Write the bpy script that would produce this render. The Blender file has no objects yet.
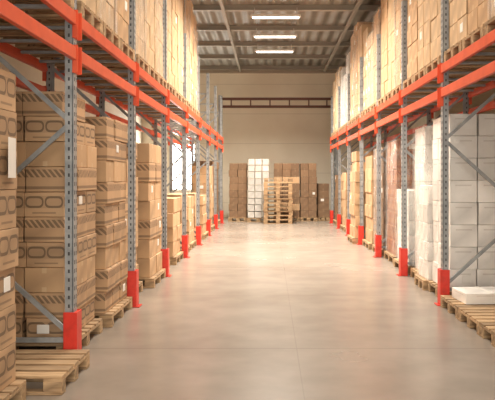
import bpy, math, random
from mathutils import Vector, Matrix
random.seed(7)
R = random.Random(11)
D = bpy.data
SC = bpy.context.scene
SC.view_settings.view_transform = 'Standard'

# ---------------------------------------------------------------- materials
def new_mat(name, base=(0.5,0.5,0.5), rough=0.6, metal=0.0):
    m = D.materials.new(name); m.use_nodes = True
    nt = m.node_tree
    b = nt.nodes['Principled BSDF']
    b.inputs['Base Color'].default_value = (*base, 1)
    b.inputs['Roughness'].default_value = rough
    b.inputs['Metallic'].default_value = metal
    return m, nt, b
def MA(nt, op, a, b=None, c=None):
    n = nt.nodes.new('ShaderNodeMath'); n.operation = op
    for i, v in enumerate((a, b, c)):
        if v is None: continue
        if isinstance(v, (int, float)): n.inputs[i].default_value = v
        else: nt.links.new(v, n.inputs[i])
    return n.outputs[0]
def MIX(nt, f, a, b, mode='MIX'):
    n = nt.nodes.new('ShaderNodeMix'); n.data_type = 'RGBA'; n.blend_type = mode
    for s, v in ((n.inputs[0], f), (n.inputs[6], a), (n.inputs[7], b)):
        if isinstance(v, (int, float)): s.default_value = v
        elif isinstance(v, tuple): s.default_value = (*v, 1) if len(v) == 3 else v
        else: nt.links.new(v, s)
    return n.outputs[2]
def NOISE(nt, scale, detail=3, coord='Object', vec=None):
    n = nt.nodes.new('ShaderNodeTexNoise'); n.inputs['Scale'].default_value = scale
    n.inputs['Detail'].default_value = detail
    if vec is None:
        t = nt.nodes.new('ShaderNodeTexCoord'); vec = t.outputs[coord]
    nt.links.new(vec, n.inputs['Vector'])
    return n.outputs['Fac']
def RAMP(nt, fac, stops):
    n = nt.nodes.new('ShaderNodeValToRGB')
    cr = n.color_ramp
    cr.elements[0].position = stops[0][0]; cr.elements[0].color = (*stops[0][1], 1)
    cr.elements[1].position = stops[1][0]; cr.elements[1].color = (*stops[1][1], 1)
    for p, c in stops[2:]:
        e = cr.elements.new(p); e.color = (*c, 1)
    nt.links.new(fac, n.inputs[0])
    return n.outputs[0]
def BUMP(nt, b, h, strength=0.2, dist=0.01):
    n = nt.nodes.new('ShaderNodeBump'); n.inputs['Strength'].default_value = strength
    n.inputs['Distance'].default_value = dist
    nt.links.new(h, n.inputs['Height']); nt.links.new(n.outputs[0], b.inputs['Normal'])
def UVsep(nt):
    t = nt.nodes.new('ShaderNodeTexCoord'); s = nt.nodes.new('ShaderNodeSeparateXYZ')
    nt.links.new(t.outputs['UV'], s.inputs[0]); return s.outputs[0], s.outputs[1]
def VAR(nt):
    a = nt.nodes.new('ShaderNodeVertexColor'); a.layer_name = 'var'
    s = nt.nodes.new('ShaderNodeSeparateColor'); nt.links.new(a.outputs[0], s.inputs[0])
    return s.outputs[0]

def box_material(name, base, tape, style, printcol=(0.10,0.065,0.04), rough=0.7):
    m, nt, b = new_mat(name, base, rough)
    u, v = UVsep(nt); var = VAR(nt)
    n1 = NOISE(nt, 6, 4)
    k = MA(nt, 'ADD', MA(nt, 'MULTIPLY', var, 0.36), MA(nt, 'ADD', 0.70, MA(nt, 'MULTIPLY', n1, 0.24)))
    comb = nt.nodes.new('ShaderNodeCombineColor')
    for i in range(3): nt.links.new(k, comb.inputs[i])
    col = MIX(nt, 1.0, base, comb.outputs[0], 'MULTIPLY')
    du = MA(nt, 'ABSOLUTE', MA(nt, 'SUBTRACT', u, 0.5))
    dv = MA(nt, 'ABSOLUTE', MA(nt, 'SUBTRACT', v, 0.5))
    if style == 'plain':
        t = MA(nt, 'MULTIPLY', MA(nt, 'LESS_THAN', du, 0.06), MA(nt, 'GREATER_THAN', dv, 0.28))
        col = MIX(nt, MA(nt, 'MULTIPLY', t, 0.6), col, tape)
    if style == 'loop':
        pu = MA(nt, 'ABSOLUTE', MA(nt, 'SUBTRACT', MA(nt, 'FRACT', MA(nt, 'MULTIPLY', u, 2.0)), 0.5))
        px = MA(nt, 'DIVIDE', pu, 0.47); py = MA(nt, 'DIVIDE', MA(nt, 'ABSOLUTE', MA(nt, 'SUBTRACT', v, 0.60)), 0.24)
        r = MA(nt, 'ADD', MA(nt, 'POWER', px, 5), MA(nt, 'POWER', py, 2.2))
        o = MA(nt, 'MULTIPLY', MA(nt, 'LESS_THAN', r, 1.0), MA(nt, 'GREATER_THAN', r, 0.38))
        col = MIX(nt, MA(nt, 'MULTIPLY', o, 0.72), col, printcol)
        i2 = MA(nt, 'MULTIPLY', MA(nt, 'LESS_THAN', MA(nt, 'ABSOLUTE', MA(nt, 'SUBTRACT', v, 0.6)), 0.25), 0.22)
        col = MIX(nt, i2, col, printcol)
        l2 = MA(nt, 'MULTIPLY', MA(nt, 'LESS_THAN', MA(nt, 'ABSOLUTE', MA(nt, 'SUBTRACT', v, 0.16)), 0.03), MA(nt, 'LESS_THAN', du, 0.3))
        col = MIX(nt, MA(nt, 'MULTIPLY', l2, 0.5), col, printcol)
    if style == 'stripe':
        band = MA(nt, 'MULTIPLY', MA(nt, 'GREATER_THAN', v, 0.58), MA(nt, 'LESS_THAN', v, 0.9))
        s = MA(nt, 'SINE', MA(nt, 'MULTIPLY', MA(nt, 'ADD', u, MA(nt, 'MULTIPLY', v, 0.5)), 44))
        o = MA(nt, 'MULTIPLY', band, MA(nt, 'GREATER_THAN', s, -0.3))
        col = MIX(nt, MA(nt, 'MULTIPLY', o, 0.7), col, printcol)
        b2 = MA(nt, 'MULTIPLY', MA(nt, 'GREATER_THAN', v, 0.1), MA(nt, 'LESS_THAN', v, 0.22))
        col = MIX(nt, MA(nt, 'MULTIPLY', b2, 0.6), col, printcol)
    if style == 'white':
        t = MA(nt, 'LESS_THAN', MA(nt, 'ABSOLUTE', MA(nt, 'SUBTRACT', v, 0.78)), 0.03)
        t = MA(nt, 'MULTIPLY', t, MA(nt, 'LESS_THAN', du, 0.3))
        col = MIX(nt, MA(nt, 'MULTIPLY', t, 0.35), col, printcol)
    nt.links.new(col, b.inputs['Base Color'])
    BUMP(nt, b, NOISE(nt, 14, 3), 0.25, 0.01)
    return m

CARD = box_material('cardboard_plain', (0.52,0.335,0.185), (0.62,0.46,0.28), 'plain')
LOOP = box_material('cardboard_loop_print', (0.50,0.325,0.185), (0.6,0.45,0.3), 'loop')
STRIPE = box_material('cardboard_stripe_print', (0.50,0.32,0.18), (0.6,0.45,0.3), 'stripe')
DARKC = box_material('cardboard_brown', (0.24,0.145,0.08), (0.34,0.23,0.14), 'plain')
REDC = box_material('cardboard_russet', (0.36,0.16,0.075), (0.45,0.3,0.2), 'stripe', printcol=(0.2,0.06,0.04), rough=0.4)
TOPC = box_material('cardboard_pale', (0.62,0.44,0.265), (0.75,0.6,0.42), 'plain', rough=0.45)
WHITE = box_material('white_carton', (0.90,0.88,0.84), (0.8,0.7,0.6), 'white', printcol=(0.35,0.3,0.26), rough=0.4)
OFFW = box_material('offwhite_carton', (0.62,0.60,0.56), (0.8,0.7,0.6), 'white', printcol=(0.15,0.13,0.11), rough=0.4)
LABEL, _, _ = new_mat('paper_label', (0.85,0.83,0.78), 0.5)

def steel_mat():
    m, nt, b = new_mat('galvanised_steel', (0.36,0.38,0.40), 0.45, 0.3)
    n = NOISE(nt, 9, 4)
    nt.links.new(RAMP(nt, n, [(0.3,(0.25,0.27,0.28)),(0.7,(0.42,0.44,0.45))]), b.inputs['Base Color'])
    return m
STEEL = steel_mat()
SLOT, _, _ = new_mat('slot_shadow_steel', (0.06,0.06,0.065), 0.7, 0.3)
def orange_mat():
    m, nt, b = new_mat('orange_red_paint', (0.75,0.10,0.025), 0.42)
    n = NOISE(nt, 5, 4)
    nt.links.new(RAMP(nt, n, [(0.25,(0.60,0.075,0.028)),(0.75,(0.76,0.11,0.04))]), b.inputs['Base Color'])
    return m
ORANGE = orange_mat()
def red_mat():
    m, nt, b = new_mat('red_guard_paint', (0.7,0.04,0.02), 0.4)
    n = NOISE(nt, 12, 5)
    nt.links.new(RAMP(nt, n, [(0.2,(0.45,0.03,0.015)),(0.5,(0.68,0.035,0.02)),(0.9,(0.74,0.06,0.03))]), b.inputs['Base Color'])
    return m
RED = red_mat()
def wood_mat():
    m, nt, b = new_mat('pallet_wood', (0.5,0.35,0.2), 0.75)
    var = VAR(nt)
    t = nt.nodes.new('ShaderNodeTexCoord'); mp = nt.nodes.new('ShaderNodeMapping')
    mp.inputs['Scale'].default_value = (3, 40, 20)
    nt.links.new(t.outputs['Object'], mp.inputs[0])
    n = NOISE(nt, 1.5, 5, vec=mp.outputs[0])
    c = RAMP(nt, n, [(0.3,(0.34,0.21,0.105)),(0.7,(0.64,0.44,0.25))])
    k = MA(nt, 'ADD', MA(nt, 'MULTIPLY', var, 0.5), 0.55)
    comb = nt.nodes.new('ShaderNodeCombineColor')
    for i in range(3): nt.links.new(k, comb.inputs[i])
    nt.links.new(MIX(nt, 1.0, c, comb.outputs[0], 'MULTIPLY'), b.inputs['Base Color'])
    return m
WOOD = wood_mat()
def film_mat():
    m = D.materials.new('stretch_film'); m.use_nodes = True; nt = m.node_tree
    for n in list(nt.nodes): nt.nodes.remove(n)
    out = nt.nodes.new('ShaderNodeOutputMaterial')
    tr = nt.nodes.new('ShaderNodeBsdfTransparent')
    pr = nt.nodes.new('ShaderNodeBsdfPrincipled')
    pr.inputs['Base Color'].default_value = (0.9,0.88,0.84,1); pr.inputs['Roughness'].default_value = 0.22
    t = nt.nodes.new('ShaderNodeTexCoord'); mp = nt.nodes.new('ShaderNodeMapping')
    mp.inputs['Scale'].default_value = (5, 5, 1.2); mp.inputs['Rotation'].default_value = (0.3, 0.2, 0)
    nt.links.new(t.outputs['Object'], mp.inputs[0])
    n = NOISE(nt, 2.5, 5, vec=mp.outputs[0])
    bp = nt.nodes.new('ShaderNodeBump'); bp.inputs['Strength'].default_value = 0.6; bp.inputs['Distance'].default_value = 0.03
    nt.links.new(n, bp.inputs['Height']); nt.links.new(bp.outputs[0], pr.inputs['Normal'])
    mr = nt.nodes.new('ShaderNodeMapRange'); mr.inputs[1].default_value = 0.4; mr.inputs[2].default_value = 0.75
    mr.inputs[3].default_value = 0.06; mr.inputs[4].default_value = 0.42
    nt.links.new(n, mr.inputs[0])
    mx = nt.nodes.new('ShaderNodeMixShader')
    nt.links.new(mr.outputs[0], mx.inputs[0]); nt.links.new(tr.outputs[0], mx.inputs[1]); nt.links.new(pr.outputs[0], mx.inputs[2])
    nt.links.new(mx.outputs[0], out.inputs[0])
    return m
FILM = film_mat()

# ---------------------------------------------------------------- mesh builder
class MB:
    def __init__(s): s.v=[]; s.f=[]; s.mi=[]; s.uv=[]; s.var=[]; s.mats=[]
    def mat(s, m):
        if m not in s.mats: s.mats.append(m)
        return s.mats.index(m)
    def box(s, c, d, m, rz=0.0, var=None, taper=1.0, M=None):
        if var is None: var = R.random()
        i0 = len(s.v); hx, hy, hz = d[0]/2, d[1]/2, d[2]/2
        cs, sn = math.cos(rz), math.sin(rz)
        for z in (-1, 1):
            k = taper if z > 0 else 1
            for x, y in ((-1,-1),(1,-1),(1,1),(-1,1)):
                px, py, pz = x*hx*k, y*hy*k, z*hz
                if M is not None:
                    p = M @ Vector((px,py,pz)); px,py,pz = p
                else: px, py = px*cs-py*sn, px*sn+py*cs
                s.v.append((c[0]+px, c[1]+py, c[2]+pz))
        F = [(0,1,5,4),(1,2,6,5),(2,3,7,6),(3,0,4,7),(4,5,6,7),(3,2,1,0)]
        for q in F:
            s.f.append(tuple(i0+i for i in q)); s.mi.append(s.mat(m)); s.var.append(var)
            s.uv.append([(0,0),(1,0),(1,1),(0,1)])
    def bar(s, a, b, w, h, m, up=(0,0,1)):
        a, b = Vector(a), Vector(b); d = b-a; L = d.length
        z = d.normalized(); x = Vector(up).cross(z)
        if x.length < 1e-4: x = Vector((1,0,0))
        x.normalize(); y = z.cross(x)
        M = Matrix((x, y, z)).transposed()
        s.box((a+b)/2, (w, h, L), m, M=M)
    def obj(s, name, bevel=0, parent=None, smooth=False):
        me = D.meshes.new(name); me.from_pydata(s.v, [], s.f)
        for m in s.mats: me.materials.append(m)
        uvl = me.uv_layers.new(name='UVMap'); ca = me.color_attributes.new('var', 'FLOAT_COLOR', 'CORNER')
        for p in me.polygons:
            p.material_index = s.mi[p.index]
            for k, li in enumerate(p.loop_indices):
                uvl.data[li].uv = s.uv[p.index][k % 4]
                w = s.var[p.index]; ca.data[li].color = (w, w, w, 1)
        me.update()
        o = D.objects.new(name, me); SC.collection.objects.link(o)
        if bevel:
            b = o.modifiers.new('bevel', 'BEVEL'); b.width = bevel; b.segments = 1; b.limit_method = 'ANGLE'
        if parent: o.parent = parent
        return o
def empty(name):
    o = D.objects.new(name, None); SC.collection.objects.link(o); return o

# ---------------------------------------------------------------- constants
LX, RX = -1.69, 2.17
BAY = 2.68
WALL_Y = 28.5; CEIL = 6.0
XL, XR = -5.2, 5.6
YB = -3.0
DEPTH = 1.08
BEAM_T = 3.02
LEFT_Y = [6.08-BAY*2+BAY*i for i in range(0, 10)]
RIGHT_Y = [8.86-BAY*3+BAY*i for i in range(0, 10)]

# ---------------------------------------------------------------- room
def plane_obj(name, mat, verts):
    me = D.meshes.new(name); me.from_pydata(verts, [], [(0,1,2,3)]); me.materials.append(mat)
    o = D.objects.new(name, me); SC.collection.objects.link(o); return o

def floor_mat():
    m, nt, b = new_mat('polished_concrete', (0.4,0.35,0.3), 0.35)
    n1 = NOISE(nt, 0.45, 5); n2 = NOISE(nt, 2.2, 5)
    c = RAMP(nt, n1, [(0.3,(0.245,0.21,0.175)),(0.7,(0.335,0.29,0.245))])
    c = MIX(nt, 0.35, c, RAMP(nt, n2, [(0.35,(0.205,0.172,0.142)),(0.7,(0.36,0.312,0.265))]))
    t = nt.nodes.new('ShaderNodeTexCoord'); s = nt.nodes.new('ShaderNodeSeparateXYZ'); nt.links.new(t.outputs['Object'], s.inputs[0])
    jy = MA(nt, 'LESS_THAN', MA(nt, 'ABSOLUTE', MA(nt, 'SUBTRACT', MA(nt, 'PINGPONG', MA(nt,'ADD',s.outputs[1],0.9), 3.0), 1.5)), 0.010)
    jx = MA(nt, 'LESS_THAN', MA(nt, 'ABSOLUTE', MA(nt, 'SUBTRACT', s.outputs[0], 0.25)), 0.005)
    j = MA(nt, 'MAXIMUM', jy, MA(nt, 'MULTIPLY', jx, 0.5))
    c = MIX(nt, MA(nt, 'MULTIPLY', j, 0.35), c, (0.10,0.08,0.06))
    nt.links.new(c, b.inputs['Base Color'])
    rr = nt.nodes.new('ShaderNodeMapRange'); nt.links.new(n1, rr.inputs[0])
    rr.inputs[3].default_value = 0.20; rr.inputs[4].default_value = 0.32
    nt.links.new(rr.outputs[0], b.inputs['Roughness'])
    b.inputs['Specular IOR Level'].default_value = 0.5
    return m
floor = plane_obj('floor', floor_mat(), [(XL,YB,0),(XR,YB,0),(XR,WALL_Y,0),(XL,WALL_Y,0)])

def wall_mat():
    m, nt, b = new_mat('beige_plaster', (0.6,0.5,0.38), 0.85)
    n = NOISE(nt, 0.8, 5)
    c = RAMP(nt, n, [(0.3,(0.76,0.68,0.55)),(0.7,(0.85,0.78,0.65))])
    t = nt.nodes.new('ShaderNodeTexCoord'); s = nt.nodes.new('ShaderNodeSeparateXYZ'); nt.links.new(t.outputs['Object'], s.inputs[0])
    j = MA(nt, 'LESS_THAN', MA(nt, 'ABSOLUTE', MA(nt, 'SUBTRACT', MA(nt, 'FRACT', MA(nt, 'DIVIDE', s.outputs[2], 1.2)), 0.5)), 0.012)
    c = MIX(nt, MA(nt, 'MULTIPLY', j, 0.25), c, (0.25,0.2,0.14))
    nt.links.new(c, b.inputs['Base Color'])
    BUMP(nt, b, NOISE(nt, 30, 3), 0.1)
    return m
WM = wall_mat()
wx0, wx1, wz0, wz1 = -4.1, -3.0, 1.1, 3.0
w = MB()
def wseg(x0,x1,z0,z1): w.box(((x0+x1)/2, WALL_Y+0.1, (z0+z1)/2), (x1-x0, 0.2, z1-z0), WM, var=0.5)
wseg(XL, wx0, 0, CEIL+0.3); wseg(wx1, XR, 0, CEIL+0.3); wseg(wx0, wx1, 0, wz0); wseg(wx0, wx1, wz1, CEIL+0.3)
w.obj('wall_back')
for nm, x in (('wall_left', XL-0.1), ('wall_right', XR+0.1)):
    w = MB(); w.box((x, (YB+WALL_Y)/2, CEIL/2), (0.2, WALL_Y-YB, CEIL), WM, var=0.5); w.obj(nm)
w = MB(); w.box(((XL+XR)/2, YB-0.1, CEIL/2), (XR-XL, 0.2, CEIL), WM, var=0.5); w.obj('wall_front')
fr, _, _ = new_mat('window_frame_paint', (0.7,0.68,0.64), 0.5)
gm, gnt, gb = new_mat('daylit_frosted_glass', (0.9,0.9,0.9), 0.5)
gb.inputs['Emission Color'].default_value = (1,0.97,0.9,1); gb.inputs['Emission Strength'].default_value = 16
w = MB()
w.box(((wx0+wx1)/2, WALL_Y+0.12, (wz0+wz1)/2), (wx1-wx0-0.02, 0.02, wz1-wz0-0.02), gm)
for x in (wx0+0.03, wx1-0.03): w.box((x, WALL_Y+0.06, (wz0+wz1)/2), (0.06,0.08,wz1-wz0), fr)
for z in (wz0+0.03, wz1-0.03): w.box(((wx0+wx1)/2, WALL_Y+0.06, z), (wx1-wx0,0.08,0.05), fr)
w.obj('window_1')
gm2, _, gb2 = new_mat('glowing_fill_panel', (0.9,0.9,0.9), 0.5)  # glowing door added out of view behind the camera, to light camera-facing boxes
gb2.inputs['Emission Color'].default_value = (1,0.95,0.86,1); gb2.inputs['Emission Strength'].default_value = 1.5
w = MB()
w.box((0.2, YB+0.03, 1.6), (4.0, 0.04, 3.2), gm2)
for x in (-1.85, 2.25): w.box((x, YB+0.05, 1.65), (0.12,0.1,3.3), fr)
for z in (0.8, 1.6, 2.4): w.box((0.2, YB+0.055, z), (4.0,0.02,0.04), fr)
w.box((0.2, YB+0.05, 3.26), (4.2,0.1,0.12), fr)
w.obj('added_fill_door_1')

def ceil_mat():
    m, nt, b = new_mat('ribbed_metal_roof', (0.2,0.17,0.14), 0.6, 0.1)
    t = nt.nodes.new('ShaderNodeTexCoord'); s = nt.nodes.new('ShaderNodeSeparateXYZ'); nt.links.new(t.outputs['Object'], s.inputs[0])
    sn = MA(nt, 'SINE', MA(nt, 'MULTIPLY', s.outputs[0], 18))
    c = RAMP(nt, NOISE(nt, 1.0, 4), [(0.3,(0.22,0.205,0.175)),(0.7,(0.30,0.28,0.24))])
    nt.links.new(c, b.inputs['Base Color'])
    BUMP(nt, b, sn, 0.8, 0.05)
    return m
w = MB(); w.box(((XL+XR)/2, (YB+WALL_Y)/2, CEIL+0.15), (XR-XL, WALL_Y-YB, 0.1), ceil_mat(), var=.5); w.obj('ceiling')
pur, _, _ = new_mat('roof_steel_paint', (0.34,0.31,0.26), 0.6)
w = MB()
yy = WALL_Y-0.3
while yy > YB:
    w.box(((XL+XR)/2, yy, CEIL+0.04), (XR-XL, 0.06, 0.12), pur)
    w.box(((XL+XR)/2, yy, CEIL-0.03), (XR-XL, 0.16, 0.02), pur)
    yy -= 2.47
for x in (-1.2, 2.2):
    w.box((x, (YB+WALL_Y)/2, CEIL-0.08), (0.08, WALL_Y-YB, 0.08), pur)
w.obj('ceiling_purlins')
trm, _, _ = new_mat('wall_rail_paint', (0.38,0.32,0.25), 0.6)
w = MB(); w.box(((XL+XR)/2, WALL_Y-0.04, CEIL-0.1), (XR-XL, 0.08, 0.12), trm); w.obj('trim_1')

# ---------------------------------------------------------------- lamps
tube, tnt, tb = new_mat('lit_fluorescent_tube', (1,1,1), 0.5)
tb.inputs['Emission Color'].default_value = (1,0.93,0.8,1); tb.inputs['Emission Strength'].default_value = 6
hous, _, _ = new_mat('lamp_housing', (0.6,0.58,0.54), 0.5)
EN = {23.15:340, 20.7:230, 18.2:230, 15.7:310, 13.2:310, 10.7:110, 8.2:85, 5.7:65, 3.0:50, 0.3:50}
for y in EN:
    e = empty('ceiling_lamp')
    w = MB(); cx = 0.15
    zz = CEIL-0.25
    w.box((cx, y, zz+0.05), (1.3, 0.14, 0.06), hous)
    w.box((cx-0.55, y, zz+0.16), (0.02,0.02,0.2), hous); w.box((cx+0.55, y, zz+0.16), (0.02,0.02,0.2), hous)
    w.obj('housing', parent=e)
    w = MB()
    w.box((cx, y, zz), (1.2, 0.07, 0.04), tube)
    w.obj('tube', bevel=0.01, parent=e)
    l = D.lights.new('lamp_light', 'AREA'); l.shape = 'RECTANGLE'; l.size = 1.3; l.size_y = 0.3
    l.energy = EN[y]*1.05
    l.spread = math.radians(135)
    l.color = (1.0, 0.90, 0.77)
    lo = D.objects.new('lamp_light', l); lo.location = (cx, y, zz-0.06); SC.collection.objects.link(lo); lo.parent = e

# ---------------------------------------------------------------- racks
def upright(w, x, y, h, sgn):
    w.box((x, y, h/2+0.01), (0.012, 0.10, h-0.02), STEEL)
    w.box((x+sgn*0.035, y-0.046, h/2+0.01), (0.07, 0.008, h-0.02), STEEL)
    w.box((x+sgn*0.035, y+0.046, h/2+0.01), (0.07, 0.008, h-0.02), STEEL)
    w.box((x+sgn*0.03, y, 0.008), (0.15, 0.15, 0.012), STEEL)
    z = 0.5
    while z < h-0.05:
        for dy in (-0.025, 0.025): w.box((x-sgn*0.0062, y+dy, z), (0.002, 0.014, 0.035), SLOT)
        w.box((x+sgn*0.035, y-0.0502, z), (0.016, 0.002, 0.03), SLOT)
        z += 0.075 if y < 13 else 0.15

def rack(side, xs, ys, h=4.5, levels=(3.02, 2.72)):
    sgn = -1 if side == 'L' else 1
    root = empty('pallet_rack')
    xb = xs + sgn*DEPTH
    w = MB(); g = MB(); bm = MB()
    for y in ys:
        upright(w, xs, y, h, sgn); upright(w, xb, y, h, -sgn)
        z = 0.25; flip = False
        w.bar((xs+sgn*0.04, y, 0.2), (xb-sgn*0.04, y, 0.2), 0.03, 0.04, STEEL)
        while z+0.95 < h:
            a, b = (xs+sgn*0.04, xb-sgn*0.04)
            if flip: a, b = b, a
            w.bar((a, y, z), (b, y, z+0.9), 0.025, 0.04, STEEL)
            z += 0.92; flip = not flip
        w.bar((xs+sgn*0.04, y, z), (xb-sgn*0.04, y, z), 0.03, 0.04, STEEL)
        gh = 0.45
        g.box((xs-sgn*0.035, y, gh/2+0.002), (0.012, 0.16, gh), RED)
        g.box((xs+sgn*0.02, y-0.078, gh/2+0.002), (0.11, 0.01, gh), RED)
        g.box((xs+sgn*0.02, y+0.078, gh/2+0.002), (0.11, 0.01, gh), RED)
        g.box((xs-sgn*0.02, y, gh-0.01), (0.04, 0.16, 0.012), RED)
        g.box((xs-sgn*0.05, y, 0.008), (0.06, 0.18, 0.012), RED)
    for a, b in zip(ys[:-1], ys[1:]):
        for k, zt in enumerate(levels):
            for xx, s2 in ((xs, -sgn), (xb, sgn)):
                bx = xx + s2*0.012
                bm.box((bx, (a+b)/2, zt-0.055), (0.045, b-a-0.13, 0.11), ORANGE)
                bm.box((bx-s2*0.018, (a+b)/2, zt-0.075), (0.03, b-a-0.13, 0.05), ORANGE)
                for yy in (a+0.062, b-0.062):
                    bm.box((bx+s2*0.01, yy, zt-0.10), (0.05, 0.012, 0.24), ORANGE)
                    bm.box((xx+s2*0.012, yy+(-0.03 if yy < (a+b)/2 else 0.03), zt-0.10), (0.008, 0.055, 0.24), ORANGE)
        for t in (0.15, 0.38, 0.62, 0.85):
            y = a+(b-a)*t
            bm.box(((xs+xb)/2, y, levels[0]-0.035), (DEPTH-0.06, 0.05, 0.03), STEEL)
    w.obj('upright_frames', parent=root)
    bm.obj('load_beams', parent=root, bevel=0.004)
    g.obj('column_guards', parent=root, bevel=0.003)
    return root
rack('L', LX, LEFT_Y)
rack('R', RX, RIGHT_Y)

def back_rack():
    root = empty('pallet_rack'); w = MB(); bm = MB()
    brn = D.materials.new('faded_red_beam'); brn.use_nodes = True
    bb = brn.node_tree.nodes['Principled BSDF']; bb.inputs['Base Color'].default_value = (0.12,0.045,0.03,1)
    y0, y1 = 27.2, 28.2
    for x in (-1.95, 2.6):
        for y in (y0, y1):
            w.box((x, y, 2.4), (0.09, 0.08, 4.8), STEEL)
    for x in (-1.5,-0.75, 0.0, 0.75, 1.5, 2.2):
        bm.box((x, y0, 4.5), (0.05, 0.04, 0.26), brn)
    for z in (4.66, 4.36):
        bm.box((0.325, y0, z), (4.46, 0.05, 0.10), brn)
    w.obj('upright_frames', parent=root); bm.obj('load_beams', parent=root)
back_rack()

# ---------------------------------------------------------------- pallets & loads
def pallet_mesh(w, cx, cy, z0, lx=1.2, ly=0.8):
    for y in (-ly/2+0.05, 0, ly/2-0.05):
        w.box((cx, cy+y, z0+0.011), (lx, 0.1, 0.022), WOOD)
        for x in (-lx/2+0.07, 0, lx/2-0.07):
            w.box((cx+x, cy+y, z0+0.061), (0.14, 0.1, 0.078), WOOD)
    for x in (-lx/2+0.07, 0, lx/2-0.07):
        w.box((cx+x, cy, z0+0.111), (0.14, ly, 0.022), WOOD)
    n = 5 if ly < 1 else 7
    for i in range(n):
        y = -ly/2+0.06+(ly-0.12)*i/(n-1)
        w.box((cx, cy+y, z0+0.133), (lx, 0.12, 0.022), WOOD)
PH = 0.144
def empty_pallet(cx, cy, z0=0.0, lx=1.2, ly=0.8):
    w = MB(); pallet_mesh(w, cx, cy, z0, lx, ly)
    return w.obj('wooden_pallet', bevel=0.003)

def load(cx, cy, z0, lx, ly, nx, ny, nz, bh, mats, jit=0.012, labels=0.2, side=0, film=False, wob=0.0, px=None, name=None, inset=0.03, partial=0, gap=0.012, papers=()):
    white = mats[0] in (WHITE, OFFW)
    root = empty(name or ('white_cartons_on_pallet' if white else 'cardboard_boxes_on_pallet'))
    pcx = cx-side*inset if px is None else px
    pw = MB(); pallet_mesh(pw, pcx, cy, z0, lx+0.06, ly+0.02); pw.obj('pallet', bevel=0.003, parent=root)
    z0 = z0+PH+0.001
    w = MB(); bx, by = lx/nx, ly/ny
    for k in range(nz):
        ox, oy = R.uniform(-wob, wob), R.uniform(-wob, wob)
        m = mats[k % len(mats)]
        for i in range(nx):
            for j in range(ny):
                if k == nz-1 and partial and ((j == 0 and partial == 1) or (j == ny-1 and partial == 2)): continue
                x = cx-lx/2+bx*(i+0.5)+R.uniform(-jit, jit)*0.6+ox; y = cy-ly/2+by*(j+0.5)+R.uniform(-jit, jit)*0.5+oy
                z = z0+bh*(k+0.5)
                rz = R.uniform(-1, 1)*jit*1.0
                w.box((x, y, z), (bx-gap, by-gap, bh-0.004-(gap-0.012)), m, rz=rz)
                if R.random() < labels:
                    if side and ((side < 0 and i == nx-1) or (side > 0 and i == 0)):
                        w.box((x-side*(bx/2-0.004), y+R.uniform(-.1,.1)*by, z+0.1*bh), (0.008, min(0.11,by*0.3), bh*0.36), LABEL, rz=rz)
                    if j == 0:
                        w.box((x+R.uniform(-.15,.15)*bx, y-(by/2-0.004), z+0.05*bh), (min(0.12,bx*0.3), 0.008, bh*0.36), LABEL, rz=rz)
    # A4 delivery notes taped to the aisle side
    for (dy, z) in papers:
        w.box((cx-side*(lx/2+0.03), cy+dy, z), (0.003, 0.21, 0.28), LABEL, rz=0.12)
    w.obj('boxes', bevel=0.006 if gap < 0.02 else 0.003, parent=root)
    if film:
        fm = MB(); H = bh*nz
        fm.box((cx, cy, z0+H/2+0.005), (lx+0.035+2*wob, ly+0.035+2*wob, H+0.02), FILM)
        fm.obj('stretch_wrap', parent=root)
    return root

def slots3(a): return [a+0.51, a+BAY/2, a+BAY-0.51]
def L(face, cy, ly, nx, ny, nz, bh, mats, lx=1.08, **k):
    load(face-lx/2, cy, k.pop('z0', 0), lx, ly, nx, ny, nz, bh, mats, side=-1, **k)
def Rr(face, cy, ly, nx, ny, nz, bh, mats, lx=1.08, **k):
    load(face+lx/2, cy, k.pop('z0', 0), lx, ly, nx, ny, nz, bh, mats, side=1, **k)

a = LEFT_Y[0]
for y in slots3(a): L(-1.8, y, 0.76, 2, 2, 8, .28, [LOOP])
a = LEFT_Y[1]   # 3.4
L(-1.80, a+0.51, 0.78, 2, 2, 8, 0.28, [LOOP], labels=.2, wob=.01)
L(-1.82, a+1.30, 0.74, 2, 2, 8, 0.275, [LOOP], labels=.12, wob=.01, papers=[(0.18, 1.74)])
empty_pallet(-2.13, a+BAY-0.51)
a = LEFT_Y[2]   # 6.08
L(-1.80, a+0.66, 1.12, 3, 3, 10, 0.222, [LOOP, STRIPE, CARD, LOOP, STRIPE], labels=.1, wob=.015, jit=.02, partial=2)
L(-1.75, a+BAY-0.68, 1.10, 2, 3, 9, 0.235, [STRIPE, STRIPE, CARD, STRIPE], labels=.14, wob=.02, jit=.02)
a = LEFT_Y[3]   # 8.76
L(-1.86, a+0.66, 1.06, 2, 3, 8, 0.245, [CARD, STRIPE, CARD], labels=.14, wob=.02, partial=1, papers=[(-0.3, 1.72)])
L(-1.74, a+BAY-0.68, 1.10, 2, 2, 7, 0.28, [CARD, CARD, STRIPE], labels=.14, wob=.02)
a = LEFT_Y[4]   # 11.44
L(-1.86, a+0.66, 1.06, 2, 3, 7, 0.275, [CARD], labels=.1, wob=.02)
L(-1.78, a+BAY-0.68, 1.06, 2, 2, 4, 0.27, [CARD], labels=.1, wob=.02)
a = LEFT_Y[5]   # 14.12
L(-1.80, a+0.66, 1.06, 2, 2, 4, 0.28, [CARD], labels=.1, wob=.02)
L(-1.80, a+BAY-0.68, 1.06, 2, 2, 4, 0.26, [CARD], labels=.1, wob=.02)
a = LEFT_Y[6]
L(-1.80, a+0.66, 1.06, 2, 2, 4, 0.27, [CARD], labels=.1, wob=.02)
L(-1.75, a+BAY-0.68, 1.06, 2, 2, 4, 0.25, [CARD], labels=.1, wob=.02)
a = LEFT_Y[7]
L(-1.80, a+0.66, 1.06, 2, 2, 4, 0.25, [DARKC], labels=.1, wob=.02)
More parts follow.
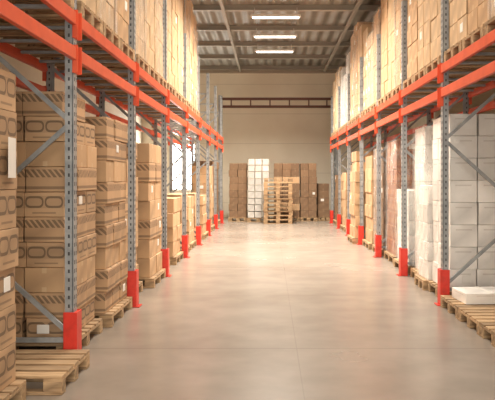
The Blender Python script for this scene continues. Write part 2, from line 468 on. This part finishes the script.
L(-1.78, a+BAY-0.68, 1.06, 1, 2, 7, 0.26, [CARD], lx=0.55, labels=.1, wob=.02)
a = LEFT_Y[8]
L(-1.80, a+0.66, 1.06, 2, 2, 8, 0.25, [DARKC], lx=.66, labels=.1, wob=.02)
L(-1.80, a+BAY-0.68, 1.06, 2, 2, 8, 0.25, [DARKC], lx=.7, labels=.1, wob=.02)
zt = BEAM_T+0.002
for b in range(0, 6):
    for i, y in enumerate(slots3(LEFT_Y[b])):
        bh = R.choice([0.27, 0.29, 0.31])
        top = 5.7 if b >= 3 else 5.4
        nz = int((top-R.choice([0,0,0.15])-zt-PH)/bh)
        L(-1.72, y, 0.77, 2, 2, nz, bh, [R.choice([TOPC,TOPC,CARD])], z0=zt, labels=.1, film=(R.random()<0.45), wob=.005)

for b in (0,):
    for y in slots3(RIGHT_Y[b]): Rr(2.3, y, .76, 2, 2, 7, .3, [WHITE])
a = RIGHT_Y[2]
for y in slots3(a): empty_pallet(2.72, y)
w = MB()
w.box((2.55, a+BAY-0.5, PH+0.062), (0.62, 0.52, 0.12), WHITE, rz=0.06)
w.box((2.55, a+BAY-0.5, PH+0.124), (0.05, 0.52, 0.004), LABEL, rz=0.06)
w.obj('white_flat_carton', bevel=0.008)
a = RIGHT_Y[3]  # 8.86
Rr(2.30, a+0.62, 0.95, 3, 3, 8, 0.285, [WHITE], labels=.04, film=False, wob=.006)
Rr(2.24, a+1.45, 0.6, 3, 2, 5, 0.27, [WHITE], labels=.04, film=True, wob=.004)
Rr(2.34, a+BAY-0.5, 0.74, 3, 2, 8, 0.28, [WHITE], labels=.04, film=True, wob=.006)
a = RIGHT_Y[4]  # 11.54
Rr(2.30, a+0.66, 1.06, 3, 3, 5, 0.25, [WHITE], labels=.04, film=True, wob=.006)
Rr(2.34, a+BAY-0.68, 1.06, 2, 3, 8, 0.27, [REDC], labels=.1, film=True, wob=.006)
a = RIGHT_Y[5]  # 14.22
Rr(2.30, a+0.66, 1.06, 2, 3, 8, 0.26, [DARKC], labels=.1, film=True, wob=.01)
Rr(2.26, a+BAY-0.68, 1.06, 2, 2, 7, 0.28, [CARD], labels=.1, wob=.02)
a = RIGHT_Y[6]  # 16.9
Rr(2.05, a+0.66, 1.06, 3, 2, 6, 0.27, [CARD], labels=.1, wob=.02)
Rr(2.26, a+BAY-0.68, 1.06, 2, 2, 8, 0.27, [CARD], labels=.1, wob=.02)
a = RIGHT_Y[7]
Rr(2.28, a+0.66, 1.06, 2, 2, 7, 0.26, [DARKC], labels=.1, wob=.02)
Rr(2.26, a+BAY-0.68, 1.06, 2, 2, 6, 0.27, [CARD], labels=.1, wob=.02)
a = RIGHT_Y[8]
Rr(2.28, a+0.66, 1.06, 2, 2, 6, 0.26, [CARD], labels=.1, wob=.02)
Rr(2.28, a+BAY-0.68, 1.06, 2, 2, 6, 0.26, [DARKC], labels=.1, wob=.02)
for b in range(1, 9):
    for i, y in enumerate(slots3(RIGHT_Y[b])):
        bh = R.choice([0.27,0.3,0.33])
        top = 5.75 if b < 7 else 5.15
        if b == 5 : top = 5.2
        nz = int((top-R.choice([0,0,0.2])-zt-PH)/bh)
        mats = [R.choice([TOPC,CARD,TOPC])]
        if b == 7: mats = [OFFW]
        Rr(2.22, y, 0.77, 2, 2, nz, bh, mats, z0=zt, labels=.22, film=(R.random()<0.45 or b==7), wob=.005)

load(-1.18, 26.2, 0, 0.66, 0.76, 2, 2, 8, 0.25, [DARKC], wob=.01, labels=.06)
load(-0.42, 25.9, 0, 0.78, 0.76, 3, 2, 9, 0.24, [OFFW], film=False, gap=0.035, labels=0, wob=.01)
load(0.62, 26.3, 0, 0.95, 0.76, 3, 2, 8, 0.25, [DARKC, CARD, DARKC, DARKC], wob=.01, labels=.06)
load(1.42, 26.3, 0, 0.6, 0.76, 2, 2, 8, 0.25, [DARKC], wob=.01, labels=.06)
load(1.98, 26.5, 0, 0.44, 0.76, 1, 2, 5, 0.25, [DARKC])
w = MB()
for k in range(11): pallet_mesh(w, 0.28+R.uniform(-.02,.02), 24.9+R.uniform(-.02,.02), k*0.1445, 1.0, 0.8)
w.obj('stacked_empty_pallets', bevel=0.003)

# ---------------------------------------------------------------- window daylight, plus fill light added behind the camera
l = D.lights.new('window_daylight', 'AREA'); l.shape='RECTANGLE'; l.size = 0.9; l.size_y = 1.6; l.energy = 200; l.color = (1,0.95,0.85)
lo = D.objects.new('window_daylight', l); lo.location = ((wx0+wx1)/2, WALL_Y-0.05, 2.1); SC.collection.objects.link(lo)
lo.rotation_euler = (math.radians(-90), 0, 0)
l = D.lights.new('added_fill_light', 'AREA'); l.shape='RECTANGLE'; l.size = 3.8; l.size_y = 3.0; l.energy = 300; l.color = (1,0.94,0.84)  # added fill from behind the camera, brightens faces turned towards it
lo = D.objects.new('added_fill_light', l); lo.location = (0.2, YB+0.12, 1.7); SC.collection.objects.link(lo)
lo.rotation_euler = (math.radians(90), 0, 0)

W = D.worlds.new('world'); SC.world = W; W.use_nodes = True
W.node_tree.nodes['Background'].inputs[0].default_value = (1,0.9,0.75,1); W.node_tree.nodes['Background'].inputs[1].default_value = 0.4

cam = D.cameras.new('camera'); co = D.objects.new('camera', cam); SC.collection.objects.link(co)
cam.sensor_width = 36; cam.lens = 703/495*36
co.location = (0,0,1.6); co.rotation_euler = (math.radians(90),0,0)
cam.shift_x = -22.5/495; cam.shift_y = -22/495
SC.camera = co
